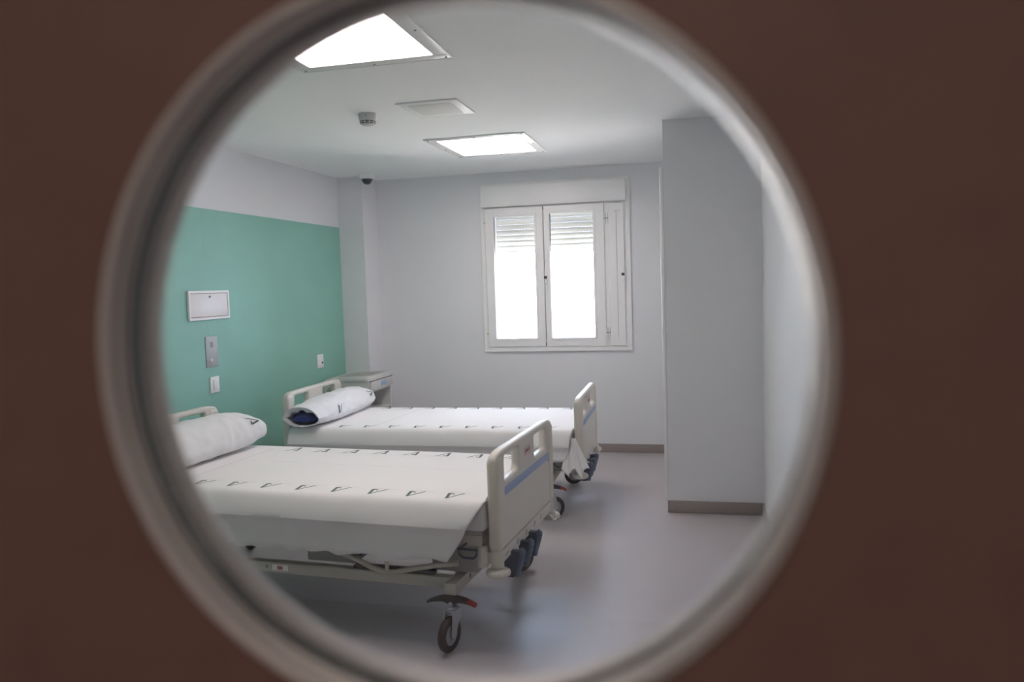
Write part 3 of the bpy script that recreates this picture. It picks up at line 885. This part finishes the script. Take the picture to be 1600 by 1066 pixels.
def make_sheet(bed, zt, seed, low, slant, prints):
    """bed sheet over mattress with overhang; bed-local grid"""
    prof = []            # (y, z) from near hem to far hem
    side = [(0.484, zt - low), (0.486, zt - low + 0.03), (0.488, zt - 0.20), (0.490, zt - 0.16), (0.500, zt - 0.132), (0.516, zt - 0.116), (0.524, zt - 0.104), (0.520, zt - 0.085), (0.508, zt - 0.056), (0.495, zt - 0.030), (0.484, zt - 0.014), (0.470, zt - 0.004), (0.452, zt)]
    prof += [(-y, z) for y, z in side]
    ntop = 22
    for k in range(1, ntop): prof.append((-0.452 + 0.904 * k / ntop, zt))
    prof += [(y, z) for y, z in side[::-1]]
    NX = 150
    X0, X1 = -2.045, -0.034
    vs, fs = [], []
    n = len(prof)
    for i in range(NX + 1):
        t = i / NX
        for j, (y, z) in enumerate(prof):
            drop = max(0.0, zt - z)
            xe = X1 - slant * drop
            xb = X0
            x = xb + (xe - xb) * t
            yy, zz = y, z
            sgn = -1 if y < 0 else 1
            nz = noise.noise(Vector((x * 3.1 + seed, y * 3 + z * 5, seed)))
            n2 = noise.noise(Vector((x * 9.0 + seed * 2, z * 14, y * 2)))
            if drop > 0.10:
                k = min(1.0, (drop - 0.10) / 0.16)
                yy += sgn * (0.012 * nz + 0.006 * n2) * k
                rg = 1.0 - abs(noise.noise(Vector((x * 4.0 - z * 9.0 + seed, x * 1.5 + z * 6.0, seed * 5))))
                yy += sgn * 0.007 * max(0.0, (rg - 0.80) / 0.20) ** 2 * k
                # uneven hem
                if drop > 0.16:
                    kk = (drop - 0.16) / (low - 0.16)
                    hem = 0.022 * noise.noise(Vector((x * 5.0 + seed * 3, 0, sgn))) + 0.012 * noise.noise(Vector((x * 15.0, seed, sgn)))
                    zz += kk * (hem + 0.012)
                    yy += sgn * 0.012 * kk * noise.noise(Vector((x * 11.0, seed * 1.7, sgn)))
            elif drop < 0.003:
                zz += 0.0018 * noise.noise(Vector((x * 2.5, y * 4, seed))) + 0.0012 * noise.noise(Vector((x * 1.2, y * 9, seed + 3)))
            else:
                yy += sgn * 0.004 * nz
            vs.append((x, yy, zz))
    for i in range(NX):
        for j in range(n - 1):
            fs.append((i * n + j, i * n + j + 1, (i + 1) * n + j + 1, (i + 1) * n + j))
    mb = MB().add(vs, fs, True)
    me_ = mb.build('bed_sheet', MT['sheet'])
    sm = me_.modifiers.new('thickness', 'SOLIDIFY'); sm.thickness = 0.002; sm.offset = 0
    me_.location = bed.location; me_.rotation_euler = bed.rotation_euler
    # printed marks
    def top(x, y): return (x, y, zt + 0.0016 + 0.0018 * noise.noise(Vector((x * 2.5, y * 4, seed))) + 0.0012 * noise.noise(Vector((x * 1.2, y * 9, seed + 3))))
    for (x, y, flip) in prints:
        if flip: fn = lambda a, b, x=x, y=y: top(x - a, y - b)
        else: fn = lambda a, b, x=x, y=y: top(x + a, y + b)
        m1, m2 = emblem(fn)
        e1 = m1.build('printed_mark', MT['ink'], me_)
        m2.build('printed_caption', MT['inkthin'], e1)
    return me_


def seam(sheet, zt, pts, wd=0.003):
    mb = MB(); N = 30
    (xa, ya), (xb, yb) = pts
    vs, fs = [], []
    dx, dy = xb - xa, yb - ya; L = math.hypot(dx, dy); nx, ny = -dy / L * wd / 2, dx / L * wd / 2
    for k in range(N + 1):
        t = k / N
        x, y = xa + dx * t, ya + dy * t
        vs += [(x + nx, y + ny, zt + 0.0034), (x - nx, y - ny, zt + 0.0034)]
    for k in range(N): fs.append((2 * k, 2 * k + 1, 2 * k + 3, 2 * k + 2))
    mb.add(vs, fs).build('fold_crease', MT['seam'], sheet)


# near bed
A = make_bed((2.447, -3.592), 0.075, 0.650, 'ivory hospital bed nearest the door, its footboard facing the viewer', [radians(164), radians(-40), radians(30), radians(60)], 'tyre', 1, 'white covered mattress of the near bed, its corner bare beside the footboard')
xsA = [-1.505 + 0.1865 * k for k in range(9)]
shA = make_sheet(A, 0.650, 1.3, 0.275, 0.62, [(x, -0.345, True) for x in xsA] + [(x, 0.345, False) for x in xsA])
tag(shA, 'white printed sheet spread over the near bed, wavy hem hanging over the side', 'bed sheet', 'bed sheets')
seam(shA, 0.650, ((-1.63, -0.44), (-1.64, 0.45)))
seam(shA, 0.650, ((-1.62, 0.08), (-0.05, 0.06)), 0.0015)
# far bed
Bd = make_bed((2.470, -1.658), -0.02, 0.600, 'ivory hospital bed by the window wall, beyond the near bed', [radians(-50), radians(-66), radians(30), radians(60)], 'tyredk', 2, 'white covered mattress under the sheet of the far bed')
xsB = [-1.665 + 0.184 * k for k in range(9)]
shB = make_sheet(Bd, 0.600, 7.7, 0.225, 0.20, [(x, -0.345, True) for x in xsB] + [(x, 0.375, False) for x in xsB])
tag(shB, 'bright white printed sheet spread over the far bed by the window', 'bed sheet', 'bed sheets')
seam(shB, 0.600, ((-1.45, -0.44), (-1.35, 0.44)))

# hanging bunched corner of the far sheet, in front of the footboard sleeve
def sheet_tail(sheet, zt):
    mb = MB()
    NA, NZ = 26, 14
    vs, fs = [], []
    for j in range(NZ + 1):
        t = j / NZ
        for i in range(NA + 1):
            a = i / NA
            ang = radians(200 + 150 * a)
            rad = 0.022 + 0.066 * t + 0.020 * t * cos(a * pi * 6)
            cx_, cy_ = -0.035 + 0.015 * t, -0.470
            z = zt - 0.05 - 0.225 * t + 0.03 * t * cos(a * pi * 4 + 0.6)
            vs.append((cx_ + rad * 0.9 * cos(ang), cy_ + rad * 0.62 * sin(ang), z))
    for j in range(NZ):
        for i in range(NA):
            fs.append((j * (NA + 1) + i, j * (NA + 1) + i + 1, (j + 1) * (NA + 1) + i + 1, (j + 1) * (NA + 1) + i))
    o = mb.add(vs, fs, True).build('hanging_corner', MT['sheet'], sheet)
    sm = o.modifiers.new('thickness', 'SOLIDIFY'); sm.thickness = 0.002
sheet_tail(shB, 0.600)


# ------------------------------------------------------------------ pillows
def pillow(bed, zt, x, y0, y1, depth, height, lean, seed, open_end, label, marks):
    """long plump pillow lying across the head end; local u along bed-y"""
    L = (y1 - y0) / 2; yc = (y0 + y1) / 2
    def surf(u, th, infl=0.0):
        e = abs(u)
        if open_end and u < 0:
            k = 1 - 0.26 * e ** 1.5
            kd = 1.0 + 0.03 * e
        else:
            k = max(0.0, (1 - e ** 3.6)) ** 0.55
            kd = max(0.0, (1 - e ** 7.0)) ** 0.36
        k = max(k, 0.02)
        a = depth / 2 * kd + infl; b = height / 2 * k + infl
        c, s = cos(th), sin(th)
        px = a * (abs(c) ** 0.85) * (1 if c > 0 else -1)
        pw = 0.85 + (0.55 * max(0.0, -u) ** 2 if open_end else 0.0)
        pz = b * (abs(s) ** pw) * (1 if s > 0 else -1)
        w_ = 0.010 * noise.noise(Vector((u * 6 + seed, th * 1.3, seed))) + 0.005 * noise.noise(Vector((u * 14, th * 3.2, seed * 2)))
        w_ *= min(1.0, (1.02 - e) * 6)
        px += w_ * c; pz += w_ * s
        if pz < 0: pz *= 0.72
        zc = zt + 0.004 + height / 2 * 0.72
        zz = zc + pz
        xx = x + px - lean * (pz / height)
        yy = yc + u * L + 0.010 * noise.noise(Vector((th, u * 3, seed + 9)))
        return Vector((xx, yy, max(zz, zt + 0.006) if abs(yy) < 0.46 else max(zz, zt - 0.04)))
    NU, NT = 60, 44
    us = [-1 + 2 * k / NU for k in range(NU + 1)]
    vs, fs = [], []
    for u in us:
        for k in range(NT): vs.append(surf(u * 0.999, 2 * pi * k / NT))
    for i in range(NU):
        for k in range(NT):
            k2 = (k + 1) % NT
            fs.append((i * NT + k, i * NT + k2, (i + 1) * NT + k2, (i + 1) * NT + k))
    fs.append(tuple(NU * NT + k for k in range(NT)))
    if not open_end: fs.append(tuple(range(NT))[::-1])
    e = empty('pillow', bed.location, bed.rotation_euler.z)
    mb = MB().add(vs, fs, True)
    pc = mb.build('pillowcase', MT['pillow'], e)
    if open_end:
        # turned-in rim and the navy pillow showing inside
        rv, rf = [], []
        for j in range(5):
            for k in range(NT):
                th = 2 * pi * k / NT
                p = surf(-0.999, th); c0 = Vector((x, p.y, zt + 0.004 + height * 0.36))
                up_ = max(0.0, sin(th))
                q = p + (c0 - p) * (0.01 + (0.03 + 0.075 * up_ * (1 + 0.35 * sin(th * 7))) * j)
                q.y += 0.002 - 0.010 * sin(pi * j / 5) + 0.010 * j
                rv.append(q)
        for j in range(4):
            for k in range(NT):
                k2 = (k + 1) % NT
                rf.append((j * NT + k, j * NT + k2, (j + 1) * NT + k2, (j + 1) * NT + k))
        MB().add(rv, rf, True).build('case_hem', MT['pillow'], pc)
        iv, if_ = [], []
        for j in range(9):
            u = -0.975 + 0.10 * j
            sc = [0.45, 0.74, 0.84, 0.88, 0.9, 0.9, 0.9, 0.9, 0.9][j]
            for k in range(NT):
                p = surf(u, 2 * pi * k / NT); c0 = Vector((x, p.y, zt + 0.004 + height * 0.36))
                d_ = (p - c0) * sc; d_.z *= 0.62 if j < 3 else 0.9
                iv.append(c0 + d_ - Vector((0, 0, 0.012)))
        for j in range(8):
            for k in range(NT):
                k2 = (k + 1) % NT
                if_.append((j * NT + k, j * NT + k2, (j + 1) * NT + k2, (j + 1) * NT + k))
        if_.append(tuple(range(NT))[::-1])
        MB().add(iv, if_, True).build('navy_insert', MT['blue'], e)
    for (u0, th0, rot) in marks:
        cr, sr = cos(rot), sin(rot)
        def fn(a_, b_, u0=u0, th0=th0, cr=cr, sr=sr):
            p, q = a_ * cr - b_ * sr, a_ * sr + b_ * cr
            return surf(u0 + p / L, th0 + q / (height * 0.62), 0.0022)
        m1, m2 = emblem(fn, 0.085)
        e1 = m1.build('printed_mark', MT['ink'], pc)
        m2.build('printed_caption', MT['inkthin'], e1)
    return e


pA = pillow(A, 0.650, -1.888, -0.46, 0.56, 0.300, 0.253, 0.03, 3.1, False, '', [(0.56, radians(36), radians(-85))])
tag(pA, 'plump white pillow on the near bed, one printed mark at its end', 'pillow', 'pillows at the bed heads')
pB = pillow(Bd, 0.600, -1.908, -0.57, 0.59, 0.265, 0.220, 0.03, 5.4, True, '', [(-0.36, radians(22), radians(170)), (0.62, radians(24), radians(-70))])
tag(pB, 'white pillow on the far bed with its case open on a navy filling', 'pillow', 'pillows at the bed heads')

# ------------------------------------------------------------------ corridor luminaire behind the viewer
luminaire(2.5, 3.3, -8.5, -7.9, 'lit square ceiling light in the corridor outside the door', 'corridor light', 'cdiff')
